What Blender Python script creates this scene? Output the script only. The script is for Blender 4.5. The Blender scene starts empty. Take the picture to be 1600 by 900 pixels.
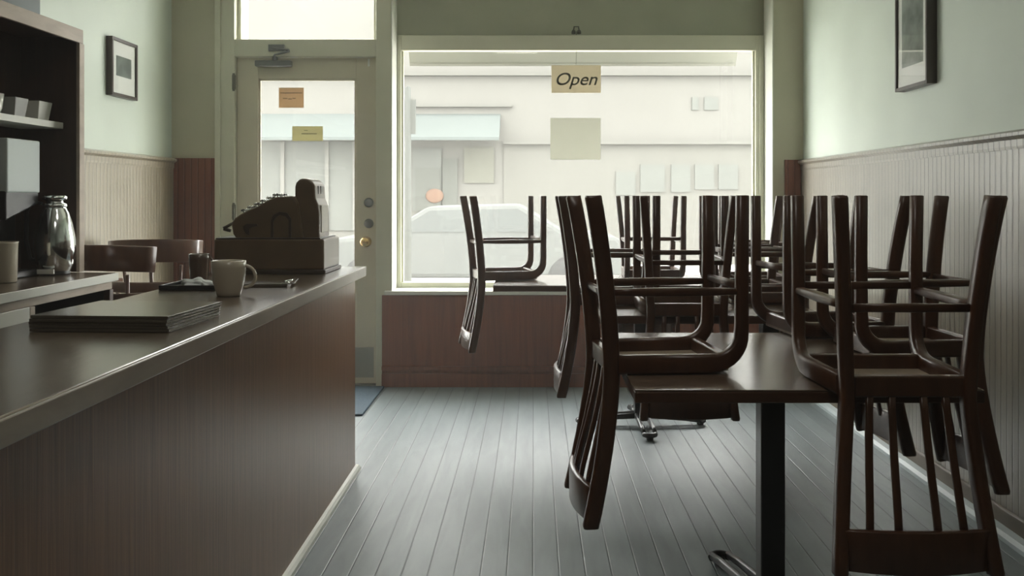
import bpy, bmesh, math, random
from mathutils import Vector, Matrix
random.seed(7)
scene = bpy.context.scene
COL = scene.collection
PI = math.pi
EYE = 1.19
YB = 6.03            # window wall
XL, XR = -2.27, 1.697
ZC = 3.05

# ------------------------------------------------------------------ materials
def new_mat(name):
    m = bpy.data.materials.new(name); m.use_nodes = True
    nt = m.node_tree
    return m, nt, nt.nodes['Principled BSDF']

def link(nt, a, b): nt.links.new(a, b)

def plain(name, col, rough=.5, metal=0, spec=.5, coat=0, noise=0, nscale=20, bump=0):
    m, nt, p = new_mat(name)
    p.inputs['Roughness'].default_value = rough
    p.inputs['Metallic'].default_value = metal
    p.inputs['Specular IOR Level'].default_value = spec
    p.inputs['Coat Weight'].default_value = coat
    p.inputs['Coat Roughness'].default_value = .25
    if noise or bump:
        tc = nt.nodes.new('ShaderNodeTexCoord')
        n = nt.nodes.new('ShaderNodeTexNoise'); n.inputs['Scale'].default_value = nscale
        n.inputs['Detail'].default_value = 5
        link(nt, tc.outputs['Object'], n.inputs['Vector'])
        r = nt.nodes.new('ShaderNodeValToRGB')
        r.color_ramp.elements[0].position = .3; r.color_ramp.elements[1].position = .7
        r.color_ramp.elements[0].color = tuple(c*(1-noise) for c in col)+(1,)
        r.color_ramp.elements[1].color = tuple(min(1, c*(1+noise)) for c in col)+(1,)
        link(nt, n.outputs['Fac'], r.inputs['Fac']); link(nt, r.outputs['Color'], p.inputs['Base Color'])
        if bump:
            b = nt.nodes.new('ShaderNodeBump'); b.inputs['Strength'].default_value = bump
            b.inputs['Distance'].default_value = .01
            link(nt, n.outputs['Fac'], b.inputs['Height']); link(nt, b.outputs['Normal'], p.inputs['Normal'])
    else:
        p.inputs['Base Color'].default_value = tuple(col)+(1,)
    return m

def wood(name, c1, c2, scale=(30, 30, 2), rough=.4, coat=.0, spec=.5, groove_axis=None, period=.04, gdark=.35, gwidth=.10, gstr=.5, tone=0, nmix=.5, tint_axis_world=False, croug=.2):
    """grain stretched along one axis; optional machined grooves / board joints along an axis"""
    m, nt, p = new_mat(name)
    p.inputs['Roughness'].default_value = rough
    p.inputs['Specular IOR Level'].default_value = spec
    p.inputs['Coat Weight'].default_value = coat
    p.inputs['Coat Roughness'].default_value = croug
    tc = nt.nodes.new('ShaderNodeTexCoord')
    mp = nt.nodes.new('ShaderNodeMapping'); mp.inputs['Scale'].default_value = scale
    link(nt, tc.outputs['Object'], mp.inputs['Vector'])
    n = nt.nodes.new('ShaderNodeTexNoise'); n.inputs['Scale'].default_value = 1.6
    n.inputs['Detail'].default_value = 6; n.inputs['Roughness'].default_value = .6
    n.inputs['Distortion'].default_value = .6
    link(nt, mp.outputs['Vector'], n.inputs['Vector'])
    r = nt.nodes.new('ShaderNodeValToRGB')
    r.color_ramp.elements[0].position = .32; r.color_ramp.elements[1].position = .68
    r.color_ramp.elements[0].color = tuple(c1)+(1,); r.color_ramp.elements[1].color = tuple(c2)+(1,)
    link(nt, n.outputs['Fac'], r.inputs['Fac'])
    col = r.outputs['Color']
    b = nt.nodes.new('ShaderNodeBump'); b.inputs['Distance'].default_value = .004
    b.inputs['Strength'].default_value = .15
    height = n.outputs['Fac']
    if groove_axis is not None:
        sep = nt.nodes.new('ShaderNodeSeparateXYZ'); link(nt, tc.outputs['Object'], sep.inputs[0])
        d = nt.nodes.new('ShaderNodeMath'); d.operation = 'DIVIDE'; d.inputs[1].default_value = period
        link(nt, sep.outputs[groove_axis], d.inputs[0])
        fr = nt.nodes.new('ShaderNodeMath'); fr.operation = 'FRACT'; link(nt, d.outputs[0], fr.inputs[0])
        pp = nt.nodes.new('ShaderNodeMath'); pp.operation = 'PINGPONG'; pp.inputs[1].default_value = .5
        link(nt, fr.outputs[0], pp.inputs[0])
        mr = nt.nodes.new('ShaderNodeMapRange'); mr.inputs['From Min'].default_value = 0
        mr.inputs['From Max'].default_value = gwidth; mr.interpolation_type = 'SMOOTHSTEP'
        link(nt, pp.outputs[0], mr.inputs['Value'])
        mx = nt.nodes.new('ShaderNodeMix'); mx.data_type = 'RGBA'; mx.blend_type = 'MULTIPLY'
        mx.inputs['Factor'].default_value = 1
        mr2 = nt.nodes.new('ShaderNodeMapRange'); mr2.inputs['To Min'].default_value = gdark
        link(nt, mr.outputs['Result'], mr2.inputs['Value'])
        link(nt, col, mx.inputs['A']); link(nt, mr2.outputs['Result'], mx.inputs['B'])
        col = mx.outputs['Result']
        if tone:
            fl = nt.nodes.new('ShaderNodeMath'); fl.operation = 'FLOOR'; link(nt, d.outputs[0], fl.inputs[0])
            wn = nt.nodes.new('ShaderNodeTexWhiteNoise'); wn.noise_dimensions = '1D'
            link(nt, fl.outputs[0], wn.inputs['W'])
            mr3 = nt.nodes.new('ShaderNodeMapRange'); mr3.inputs['To Min'].default_value = 1-tone; mr3.inputs['To Max'].default_value = 1+tone*.5
            link(nt, wn.outputs['Value'], mr3.inputs['Value'])
            mx2 = nt.nodes.new('ShaderNodeMix'); mx2.data_type = 'RGBA'; mx2.blend_type = 'MULTIPLY'; mx2.inputs['Factor'].default_value = 1
            link(nt, col, mx2.inputs['A']); link(nt, mr3.outputs['Result'], mx2.inputs['B'])
            col = mx2.outputs['Result']
        b2 = nt.nodes.new('ShaderNodeBump'); b2.inputs['Distance'].default_value = .006
        b2.inputs['Strength'].default_value = gstr
        link(nt, mr.outputs['Result'], b2.inputs['Height'])
        link(nt, b2.outputs['Normal'], b.inputs['Normal'])
    link(nt, height, b.inputs['Height'])
    link(nt, b.outputs['Normal'], p.inputs['Normal'])
    link(nt, col, p.inputs['Base Color'])
    return m

def paper(name, col, trans=.5):
    m = bpy.data.materials.new(name); m.use_nodes = True; nt = m.node_tree
    nt.nodes.clear()
    o = nt.nodes.new('ShaderNodeOutputMaterial'); mx = nt.nodes.new('ShaderNodeMixShader')
    d = nt.nodes.new('ShaderNodeBsdfDiffuse'); t = nt.nodes.new('ShaderNodeBsdfTranslucent')
    d.inputs[0].default_value = tuple(col)+(1,); t.inputs[0].default_value = tuple(col)+(1,)
    mx.inputs[0].default_value = trans
    link(nt, d.outputs[0], mx.inputs[1]); link(nt, t.outputs[0], mx.inputs[2]); link(nt, mx.outputs[0], o.inputs[0])
    return m

def glass_pane(name, veil=.0, veil_col=(.9, .9, .85)):
    m = bpy.data.materials.new(name); m.use_nodes = True; nt = m.node_tree
    nt.nodes.clear()
    o = nt.nodes.new('ShaderNodeOutputMaterial')
    t = nt.nodes.new('ShaderNodeBsdfTransparent'); g = nt.nodes.new('ShaderNodeBsdfGlossy')
    g.inputs['Roughness'].default_value = .02
    fw_ = nt.nodes.new('ShaderNodeLayerWeight'); fw_.inputs['Blend'].default_value = .5
    pw = nt.nodes.new('ShaderNodeMath'); pw.operation = 'POWER'; pw.inputs[1].default_value = 5; link(nt, fw_.outputs['Facing'], pw.inputs[0])
    lw = nt.nodes.new('ShaderNodeMath'); lw.operation = 'MULTIPLY_ADD'; lw.inputs[1].default_value = .9; lw.inputs[2].default_value = .03; link(nt, pw.outputs[0], lw.inputs[0])
    mx = nt.nodes.new('ShaderNodeMixShader')
    link(nt, lw.outputs[0], mx.inputs[0]); link(nt, t.outputs[0], mx.inputs[1]); link(nt, g.outputs[0], mx.inputs[2])
    if veil:  # translucent film added to imitate glare veiling the panes
        tr = nt.nodes.new('ShaderNodeBsdfTranslucent'); tr.inputs[0].default_value = tuple(veil_col)+(1,)
        m2 = nt.nodes.new('ShaderNodeMixShader')
        n = nt.nodes.new('ShaderNodeTexNoise'); n.inputs['Scale'].default_value = 3; n.inputs['Detail'].default_value = 6
        tc = nt.nodes.new('ShaderNodeTexCoord'); link(nt, tc.outputs['Object'], n.inputs['Vector'])
        mr = nt.nodes.new('ShaderNodeMapRange'); mr.inputs['To Min'].default_value = veil*.8; mr.inputs['To Max'].default_value = veil*1.2
        link(nt, n.outputs['Fac'], mr.inputs['Value']); link(nt, mr.outputs['Result'], m2.inputs[0])
        link(nt, mx.outputs[0], m2.inputs[1]); link(nt, tr.outputs[0], m2.inputs[2])
        link(nt, m2.outputs[0], o.inputs[0])
    else:
        link(nt, mx.outputs[0], o.inputs[0])
    return m

M = {}
M['wall'] = plain('wall_paint', (.61, .675, .60), .55, noise=.05, nscale=3, bump=.05)
M['wallback'] = plain('wall_paint_back', (.56, .54, .41), .6, noise=.05, nscale=3)
M['ceil'] = plain('ceiling_paint', (.82, .82, .76), .7)
M['trim'] = plain('trim_paint', (.64, .64, .51), .4, noise=.04, nscale=6)
M['trimwhite'] = plain('trim_white', (.72, .73, .66), .35)
M['door'] = plain('door_paint', (.64, .60, .47), .4, noise=.04, nscale=6)
M['panel'] = plain('header_panel', (.40, .42, .32), .55, noise=.06, nscale=4)
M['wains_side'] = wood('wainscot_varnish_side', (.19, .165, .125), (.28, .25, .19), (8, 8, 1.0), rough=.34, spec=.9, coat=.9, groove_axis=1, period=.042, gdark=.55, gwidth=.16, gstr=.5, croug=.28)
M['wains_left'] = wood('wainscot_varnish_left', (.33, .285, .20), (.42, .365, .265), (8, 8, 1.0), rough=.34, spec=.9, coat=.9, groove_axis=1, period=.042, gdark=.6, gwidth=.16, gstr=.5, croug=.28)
M['wains_plain'] = wood('baseboard_varnish', (.13, .10, .075), (.17, .135, .10), (8, 1, 8), rough=.4)
M['shoe'] = plain('shoe_paint', (.50, .56, .58), .4)
M['wains_back'] = wood('wainscot_varnish_back', (.14, .036, .010), (.22, .062, .019), (8, 8, 1.0), rough=.45, coat=.15, groove_axis=0, period=.042, gdark=.6, gwidth=.16, gstr=.5)
M['kick'] = wood('kick_panel', (.15, .038, .010), (.24, .066, .020), (26, 26, 1.2), rough=.4, coat=.1)
M['floor'] = wood('floor_boards', (.155, .19, .20), (.222, .262, .272), (9, 1.2, 9), rough=.46, spec=.5, groove_axis=0, period=.083, gdark=.55, gwidth=.045, gstr=.35, tone=.14)
M['chair'] = wood('chair_walnut', (.048, .018, .008), (.085, .033, .014), (14, 14, 3), rough=.33, spec=.5, coat=.25)
M['tray'] = wood('chair_seat_ply', (.27, .21, .155), (.36, .29, .22), (14, 4, 14), rough=.45)
M['table'] = wood('table_top', (.10, .065, .045), (.15, .10, .07), (3, 20, 3), rough=.25, spec=.6, coat=.3)
M['tedge'] = wood('table_edge', (.06, .025, .013), (.09, .04, .02), (6, 6, 20), rough=.4)
M['iron'] = plain('black_iron', (.014, .014, .016), .35, metal=.0, spec=.5, coat=.2)
M['counter'] = wood('counter_laminate', (.10, .072, .05), (.16, .12, .085), (22, 2.5, 22), rough=.24, spec=.6, coat=.35)
M['counteredge'] = wood('counter_edge', (.25, .21, .17), (.33, .28, .23), (10, 3, 10), rough=.3)
M['cfront'] = wood('counter_front', (.14, .066, .028), (.25, .125, .06), (55, 55, 1.5), rough=.36, spec=.5, coat=.15)
M['shelfwood'] = wood('shelf_walnut', (.030, .013, .007), (.055, .024, .013), (20, 20, 2), rough=.45)
M['shelflight'] = wood('shelf_face_oak', (.30, .24, .18), (.42, .34, .26), (10, 3, 10), rough=.45)
M['shelfwhite'] = plain('shelf_paint', (.62, .62, .56), .4)
M['black'] = plain('black_plastic', (.012, .012, .013), .35)
M['mat'] = plain('door_mat_rubber', (.03, .065, .10), .8, noise=.15, nscale=60, bump=.4)
M['metal'] = plain('closer_metal', (.18, .19, .19), .35, metal=.7)
M['chrome'] = plain('chrome', (.75, .77, .76), .12, metal=1)
M['brass'] = plain('brass', (.72, .50, .22), .25, metal=1)
M['mug'] = plain('mug_ceramic', (.44, .385, .30), .18, coat=.6)
M['dish'] = plain('dish_ceramic', (.66, .66, .60), .25, coat=.4)
M['canister'] = plain('canister_enamel', (.42, .38, .29), .35)
M['menu'] = plain('menu_cover', (.085, .068, .052), .22, spec=.6, coat=.4)
M['pages'] = plain('menu_pages', (.62, .60, .54), .6)
M['register'] = plain('register_enamel', (.13, .085, .045), .33, spec=.5, coat=.25, noise=.12, nscale=12)
M['regdark'] = plain('register_dark', (.05, .037, .024), .35)
M['frame'] = plain('frame_dark', (.045, .032, .024), .35)
M['mount'] = plain('picture_mount', (.80, .82, .78), .6)
M['board'] = plain('pale_board', (.50, .56, .54), .5)
M['napkin'] = plain('napkin', (.72, .75, .74), .7)
M['bluebox'] = plain('blue_grey_box', (.09, .115, .12), .5)
M['glass'] = glass_pane('window_glass', .012)
M['sign1'] = paper('sign_card', (.56, .52, .42), .55)
M['sign2'] = paper('sign_card_green', (.50, .50, .45), .58)
M['sign3'] = paper('sign_kraft', (.46, .36, .25), .5)
M['sign4'] = paper('sign_olive', (.44, .42, .28), .5)
M['ink'] = plain('ink', (.06, .07, .05), .6)
# outdoors (pale paving; building tones flattened to imitate overexposure)
EXT = .60
def E(name, c, r=.8):
    c = tuple(v*EXT for v in c)
    M[name] = plain(name, c, r, noise=.03, nscale=1.5, spec=0)
E('x_facade', (.145, .142, .13)); E('x_facade_low', (.135, .133, .12)); E('x_cornice', (.128, .126, .115)); E('x_awning', (.108, .122, .117))
E('x_glass', (.125, .13, .12), .6); E('x_door', (.098, .102, .092)); E('x_poster', (.125, .125, .105)); E('x_orange', (.16, .10, .072))
M['x_street'] = plain('x_street', (.30, .30, .28), .8, noise=.1, nscale=3, spec=.1); M['x_walk'] = plain('x_walk', (.55, .54, .50), .8, noise=.06, nscale=3, spec=.1); E('x_car', (.12, .125, .12)); E('x_carglass', (.108, .115, .112)); E('x_tyre', (.06, .06, .06))
E('x_pole', (.115, .12, .113)); E('x_valance', (.27, .27, .24)); E('x_frame', (.16, .158, .145))

# picture content: pale blue-grey print with soft tones
def picture_mat():
    m, nt, p = new_mat('framed_print')
    tc = nt.nodes.new('ShaderNodeTexCoord')
    n = nt.nodes.new('ShaderNodeTexNoise'); n.inputs['Scale'].default_value = 9; n.inputs['Detail'].default_value = 4
    r = nt.nodes.new('ShaderNodeValToRGB'); r.color_ramp.elements[0].color = (.12, .15, .15, 1); r.color_ramp.elements[1].color = (.34, .38, .36, 1)
    r.color_ramp.elements[0].position = .35; r.color_ramp.elements[1].position = .65
    link(nt, tc.outputs['Object'], n.inputs['Vector']); link(nt, n.outputs['Fac'], r.inputs['Fac']); link(nt, r.outputs['Color'], p.inputs['Base Color'])
    p.inputs['Roughness'].default_value = .2
    return m
M['print'] = picture_mat()

# ------------------------------------------------------------------ mesh helpers
def B(): return bmesh.new()

def box(bm, x0, x1, y0, y1, z0, z1):
    vs = [bm.verts.new((x, y, z)) for z in (z0, z1) for y in (y0, y1) for x in (x0, x1)]
    for f in ((0, 2, 3, 1), (4, 5, 7, 6), (0, 1, 5, 4), (2, 6, 7, 3), (0, 4, 6, 2), (1, 3, 7, 5)):
        bm.faces.new([vs[i] for i in f])

def sweep(bm, pts, side, cr=.3):
    """pts: list of (Vector, width along side, depth); rounded-rectangle cross-section"""
    side = Vector(side).normalized()
    rings = []
    n = len(pts)
    for i, (p, w, d) in enumerate(pts):
        a = Vector(pts[max(i-1, 0)][0]); b = Vector(pts[min(i+1, n-1)][0])
        t = (b-a).normalized(); s = (side - t*side.dot(t)).normalized(); nn = t.cross(s)
        c = min(w, d)*cr
        ring = []
        for sx, sy in ((1, 1), (-1, 1), (-1, -1), (1, -1)):
            cx, cy = sx*(w/2-c), sy*(d/2-c)
            a0 = {(1, 1): 0, (-1, 1): PI/2, (-1, -1): PI, (1, -1): 1.5*PI}[(sx, sy)]
            for k in range(3):
                an = a0+k*PI/4
                ring.append(bm.verts.new(Vector(p)+s*(cx+c*math.cos(an))+nn*(cy+c*math.sin(an))))
        rings.append(ring)
    for r0, r1 in zip(rings, rings[1:]):
        for k in range(12):
            f = bm.faces.new((r0[k], r0[(k+1) % 12], r1[(k+1) % 12], r1[k]))
            f.smooth = True
    bm.faces.new(list(reversed(rings[0]))); bm.faces.new(rings[-1])

def lathe(bm, prof, n=32, c=(0, 0, 0), axis='z'):
    rings = []
    for r, z in prof:
        ring = []
        for k in range(n):
            a = 2*PI*k/n
            v = Vector((r*math.cos(a), r*math.sin(a), z))
            if axis == 'y': v = Vector((v.x, v.z, v.y))
            if axis == 'x': v = Vector((v.z, v.x, v.y))
            ring.append(bm.verts.new(v+Vector(c)))
        rings.append(ring)
    for r0, r1 in zip(rings, rings[1:]):
        for k in range(n):
            f = bm.faces.new((r0[k], r0[(k+1) % n], r1[(k+1) % n], r1[k])); f.smooth = True
    if prof[0][0] > 1e-6: bm.faces.new(list(reversed(rings[0])))
    if prof[-1][0] > 1e-6: bm.faces.new(rings[-1])

def tube(bm, pts, r, n=10):
    pts = [Vector(p) for p in pts]; rings = []
    up = Vector((0, 0, 1))
    for i, p in enumerate(pts):
        t = (pts[min(i+1, len(pts)-1)]-pts[max(i-1, 0)]).normalized()
        s = t.cross(up)
        if s.length < .1: s = t.cross(Vector((0, 1, 0)))
        s.normalize(); u = s.cross(t)
        rr = r[i] if isinstance(r, (list, tuple)) else r
        rings.append([bm.verts.new(p+s*rr*math.cos(2*PI*k/n)+u*rr*math.sin(2*PI*k/n)) for k in range(n)])
    for r0, r1 in zip(rings, rings[1:]):
        for k in range(n):
            f = bm.faces.new((r0[k], r0[(k+1) % n], r1[(k+1) % n], r1[k])); f.smooth = True
    bm.faces.new(rings[0]); bm.faces.new(list(reversed(rings[-1])))

def prism(bm, poly, a0, a1, axis='y'):
    """extrude a polygon; poly in (x,z) for axis y, (y,z) for axis x, (x,y) for axis z"""
    def P(u, v, a):
        return {'y': (u, a, v), 'x': (a, u, v), 'z': (u, v, a)}[axis]
    A = [bm.verts.new(P(u, v, a0)) for u, v in poly]; Bv = [bm.verts.new(P(u, v, a1)) for u, v in poly]
    n = len(poly)
    for k in range(n):
        bm.faces.new((A[k], A[(k+1) % n], Bv[(k+1) % n], Bv[k]))
    bm.faces.new(list(reversed(A))); bm.faces.new(Bv)

def obj(name, bm, mat, parent=None, bevel=0, smooth=False, recalc=True):
    if recalc: bmesh.ops.recalc_face_normals(bm, faces=bm.faces)
    me = bpy.data.meshes.new(name); bm.to_mesh(me); bm.free()
    if smooth:
        for f in me.polygons: f.use_smooth = True
    me.materials.append(M[mat] if isinstance(mat, str) else mat)
    o = bpy.data.objects.new(name, me); COL.objects.link(o)
    if parent: o.parent = parent
    if bevel:
        b = o.modifiers.new('bevel', 'BEVEL'); b.width = bevel; b.segments = 2; b.limit_method = 'ANGLE'
    return o

def tag(o, label, cat, group=None, kind=None):
    o['label'] = label; o['category'] = cat
    if group: o['group'] = group
    if kind: o['kind'] = kind
    return o

def thing(name, label, cat, loc=(0, 0, 0), rz=0, group=None):
    o = bpy.data.objects.new(name, None); COL.objects.link(o)
    o.location = loc; o.rotation_euler = (0, 0, rz); o.empty_display_size = .1
    return tag(o, label, cat, group)

def struct(name, bm, mat, bevel=0, parent=None):
    o = obj(name, bm, mat, parent, bevel)
    if not parent: o['kind'] = 'structure'
    return o

def boxes(*bs):
    bm = B()
    for b in bs: box(bm, *b)
    return bm

def dup(root, loc, rz, label=None, group=None):
    r = root.copy(); COL.objects.link(r); r.location = loc; r.rotation_euler = (0, 0, rz)
    if label: r['label'] = label
    if group: r['group'] = group
    for ch in list(root.children):
        c = ch.copy(); COL.objects.link(c); c.parent = r
        for g in ch.children:
            d = g.copy(); COL.objects.link(d); d.parent = c
    return r

# ------------------------------------------------------------------ room shell
YR = -3.2
struct('floor', boxes((XL-.1, XR+.1, YR-.1, YB+.3, -.08, 0)), 'floor')
struct('ceiling', boxes((XL-.1, XR+.1, YR-.1, YB+.35, ZC, ZC+.1)), 'ceil')
struct('wall_right', boxes((XR, XR+.1, YR-.1, YB+.32, 0, ZC)), 'wall')
struct('wall_left', boxes((XL-.1, XL, YR-.1, YB+.32, 0, ZC)), 'wall')
struct('wall_rear', boxes((XL, XR, YR-.1, YR, 0, ZC)), 'wall')
# window wall with a door opening (x -1.87..-0.985) and the window bay (x -0.889..1.504)
DX0, DX1, DZ = -1.870, -.985, 2.063
BX0, BX1 = -.889, 1.504
YG = YB+.2           # window frame plane
wb = B()
box(wb, XL, -1.96, YB, YB+.3, 0, ZC)
box(wb, -1.96, -.889, YB, YB+.3, 2.75, ZC)
box(wb, BX1, XR, YB, YB+.3, 0, ZC)
box(wb, BX0, BX1, YB, YB+.3, 2.70, ZC)
box(wb, BX0, BX1, YB+.02, YB+.3, 0, .56)
struct('wall_back', wb, 'wallback')
# header panel closed over the window, set back in the bay
struct('trim_1', boxes((BX0, BX1, YG+.03, YG+.09, 2.235, 2.70)), 'panel')
# door casing + transom frame
cz = B()
box(cz, -1.96, DX0, YB-.02, YB+.28, 0, 2.75)
box(cz, DX1, BX0, YB-.02, YB+.28, 0, 2.75)
box(cz, DX0, DX1, YB-.02, YB+.28, DZ+.004, 2.175)
box(cz, DX0, DX1, YB-.02, YB+.28, 2.66, 2.75)
box(cz, -1.99, -1.955, YB-.035, YB, 0, 2.75)
struct('trim_2', cz, 'trim', .004)
tr = B()
box(tr, DX0, -1.847, YB+.04, YB+.09, 2.175, 2.66); box(tr, -1.008, DX1, YB+.04, YB+.09, 2.175, 2.66)
box(tr, DX0, DX1, YB+.04, YB+.09, 2.175, 2.185); box(tr, DX0, DX1, YB+.04, YB+.09, 2.64, 2.66)
w2 = struct('window_2', tr, 'trim', .003)
obj('window_pane', boxes((-1.847, -1.008, YB+.062, YB+.066, 2.185, 2.64)), 'glass', w2)
# bay reveals in a paler colour, imitating the daylight they catch
struct('trim_3', boxes((BX0-.001, BX0+.006, YB-.021, YG, .585, 2.70)), 'trimwhite')
struct('trim_4', boxes((BX1-.006, BX1+.001, YB-.021, YG, .585, 2.70)), 'trimwhite')
struct('trim_5', boxes((BX0, BX1, YB, YG, 2.69, 2.70)), 'trim')
# sill and wooden panel under the window
struct('trim_6', boxes((BX0-.04, BX1+.04, YB-.05, YG+.02, .575, .600)), 'trimwhite', .004)
up = B()
box(up, -.945, 1.576, YB-.03, YB+.02, 0, .572)
struct('trim_7', up, 'kick')
struct('baseboard_back', boxes((-.945, 1.576, YB-.045, YB-.03, 0, .085), (-.945, 1.576, YB-.05, YB-.03, .105, .13)), 'kick', .003)
# window frame
gx0, gx1, gz0, gz1 = -.856, 1.442, .633, 2.137
wf = B()
box(wf, BX0+.006, gx0, YG-.01, YG+.06, .60, 2.235); box(wf, gx1, BX1-.006, YG-.01, YG+.06, .60, 2.235)
box(wf, gx0, gx1, YG-.01, YG+.06, gz1, 2.235); box(wf, gx0, gx1, YG-.01, YG+.06, .60, gz0)
# inner stepped stop
box(wf, gx0, gx0+.012, YG+.02, YG+.06, gz0, gz1); box(wf, gx1-.012, gx1, YG+.02, YG+.06, gz0, gz1)
box(wf, gx1+.02, gx1+.03, YG-.018, YG-.01, gz0, 2.235)
w1 = struct('window_1', wf, 'trim', .003)
obj('window_pane', boxes((gx0+.012, gx1-.012, YG+.036, YG+.042, gz0, gz1)), 'glass', w1)

# wainscots
struct('trim_8', boxes((XL, XL+.018, YR, YB, .0, 1.385)), 'wains_left')
struct('trim_9', boxes((XR-.018, XR, YR, YB, .0, 1.375)), 'wains_side')
struct('trim_10', boxes((XL+.018, -1.962, YB-.018, YB, .0, 1.43)), 'wains_back')
struct('trim_11', boxes((1.578, XR-.018, YB-.018, YB, .0, 1.42)), 'wains_back')
def rail_bm(x, s, z):
    bm = B()
    prof = [(0, -.045), (.022, -.045), (.024, -.035), (.024, -.012), (.032, -.006), (.040, .0), (.040, .012), (.028, .018), (.012, .022), (0, .024)]
    poly = [(x+s*a, z+b) for a, b in prof]
    prism(bm, poly, YR, YB-.02, 'y')
    return bm
struct('trim_12', rail_bm(XL, 1, 1.41), 'wains_left')
struct('trim_13', rail_bm(XR, -1, 1.40), 'wains_side')
bb = B(); box(bb, XR-.036, XR-.018, YR, YB, 0, .085)
struct('baseboard_right', bb, 'wains_plain', .004)
bq = B(); prism(bq, [(XR-.036, 0), (XR-.078, 0), (XR-.076, .014), (XR-.064, .026), (XR-.036, .030)], YR, YB-.05, 'y')
struct('trim_14', bq, 'shoe')
bb = B(); box(bb, XL+.018, XL+.036, YR, YB, 0, .085)
struct('baseboard_left', bb, 'kick', .004)

# door
d = B()
yd0, yd1 = YB+.02, YB+.065
gl0, gl1, gzl, gzt = -1.733, -1.114, .30, 1.934
box(d, DX0+.003, gl0, yd0, yd1, .012, DZ); box(d, gl1, DX1-.003, yd0, yd1, .012, DZ)
box(d, gl0, gl1, yd0, yd1, gzt, DZ); box(d, gl0, gl1, yd0, yd1, .012, gzl)
dr = struct('door_1', d, 'door', .003)
gb = B()
for a in ((gl0, gl0+.014, gzl, gzt), (gl1-.014, gl1, gzl, gzt), (gl0, gl1, gzt-.014, gzt), (gl0, gl1, gzl, gzl+.014)):
    box(gb, a[0], a[1], yd0+.008, yd0+.02, a[2], a[3])
obj('glazing_bead', gb, 'door', dr, .002)
obj('window_pane', boxes((gl0, gl1, yd0+.022, yd0+.027, gzl, gzt)), 'glass', dr)
kp = obj('kick_plate', boxes((gl0-.06, DX1-.02, yd0-.003, yd0, .05, .24)), plain('kick_plate_grey', (.33, .34, .29), .35), dr)
def knob_bm(x, z, r, pr, oval=1):
    bm = B()
    lathe(bm, [(0, .0), (r*1.15, .0), (r*1.15, -.006), (r*.45, -.010), (r*.45, -pr*.5), (r*.9, -pr*.62), (r, -pr*.8), (r*.8, -pr*.97), (0, -pr)], 20, (x, yd0, z), 'y')
    return bm
obj('door_knob', knob_bm(-1.052, .905, .03, .06), 'brass', dr)
obj('deadbolt', knob_bm(-1.035, 1.02, .026, .018), 'metal', dr)
obj('deadbolt', knob_bm(-1.035, 1.152, .026, .018), 'metal', dr)
for z in (1.86, .25, 1.05):
    hb = B(); lathe(hb, [(.0075, 0), (.0075, .11)], 12, (DX0-.003, YB-.026, z-.01)); box(hb, DX0-.014, DX0+.008, YB-.024, YB-.019, z, z+.09)
    obj('hinge', hb, plain('hinge_paint', (.12, .12, .09), .4), dr)
cl = boxes((-1.742, -1.515, yd0-.05, yd0, 2.005, 2.042))
clo = obj('door_closer', cl, 'metal', dr, .006)
cb = B(); lathe(cb, [(.016, 2.042), (.016, 2.075), (.01, 2.085)], 14, (-1.62, yd0-.026, 0))
sweep(cb, [((-1.62, yd0-.03, 2.078), .012, .022), ((-1.52, yd0-.075, 2.095), .012, .022)], (0, 0, 1))
sweep(cb, [((-1.52, yd0-.075, 2.103), .010, .018), ((-1.64, YB-.024, 2.118), .010, .018)], (0, 0, 1))
box(cb, -1.655, -1.555, YB-.034, YB-.0205, 2.098, 2.14)
obj('closer_arm', cb, 'metal', clo, .002)
obj('sticker', boxes((-1.042, -1.030, yd0-.001, yd0, 2.01, 2.058)), 'mount', dr)
struct('trim_15', boxes((DX0, DX1, YB-.02, YB+.14, 0, .011)), 'metal', .003)

# signs on the glass
def card(name, label, x0, x1, z0, z1, y, mat):
    o = obj(name, boxes((x0, x1, y-.0015, y+.0015, z0, z1)), mat)
    return tag(o, label, 'sign')
def textmesh(s, size, x, y, z, parent, mat, mirror=False, shear=0, name='lettering', sx=1):
    cu = bpy.data.curves.new('t', 'FONT'); cu.body = s; cu.size = size; cu.align_x = 'CENTER'; cu.align_y = 'CENTER'; cu.extrude = .0006; cu.shear = shear
    cu.offset = .0008
    to = bpy.data.objects.new('t', cu); COL.objects.link(to)
    bpy.context.view_layer.update()
    me = bpy.data.meshes.new_from_object(to.evaluated_get(bpy.context.evaluated_depsgraph_get()))
    bpy.data.objects.remove(to)
    me.transform(Matrix.Translation((x, y, z)) @ Matrix.Rotation(PI/2, 4, 'X') @ Matrix.Diagonal(((-1 if mirror else 1)*sx, 1, 1, 1)))
    me.materials.clear(); me.materials.append(M[mat])
    o = bpy.data.objects.new(name, me); COL.objects.link(o); o.parent = parent
    return o
def gx(px): return (px-833)/1500*(YG+.03)
def gz(py): return EYE+(307-py)/1500*(YG+.03)
s1 = card('open_sign', 'hanging card sign with hand lettering at the top of the shop window', gx(861.5), gx(938.5), gz(145.5), gz(102.5), YG+.015, 'sign1')
textmesh('Open', .115, gx(899), YG+.012, gz(125), s1, 'ink', mirror=False, shear=.3, sx=1.05)
hk = B()
hz = gz(48); hx = gx(900)
tube(hk, [(hx, YG+.012, gz(102)), (hx+.002, YG+.010, gz(75)), (hx, YG-.004, gz(50))], .0016, 6)
for s_ in (-.022, .022):
    lathe(hk, [(.0, -.002), (.013, -.002), (.014, .010), (.010, .022), (0, .024)], 12, (hx+s_*.8, YG+.02-.03, 2.245+.0), 'z')
tube(hk, [(hx-.02, YG-.008, 2.255), (hx-.014, YG-.012, 2.29), (hx+.014, YG-.012, 2.29), (hx+.02, YG-.008, 2.255)], .005, 8)
obj('hanging_hook', hk, plain('hook_iron', (.06, .06, .045), .5), s1)
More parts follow.
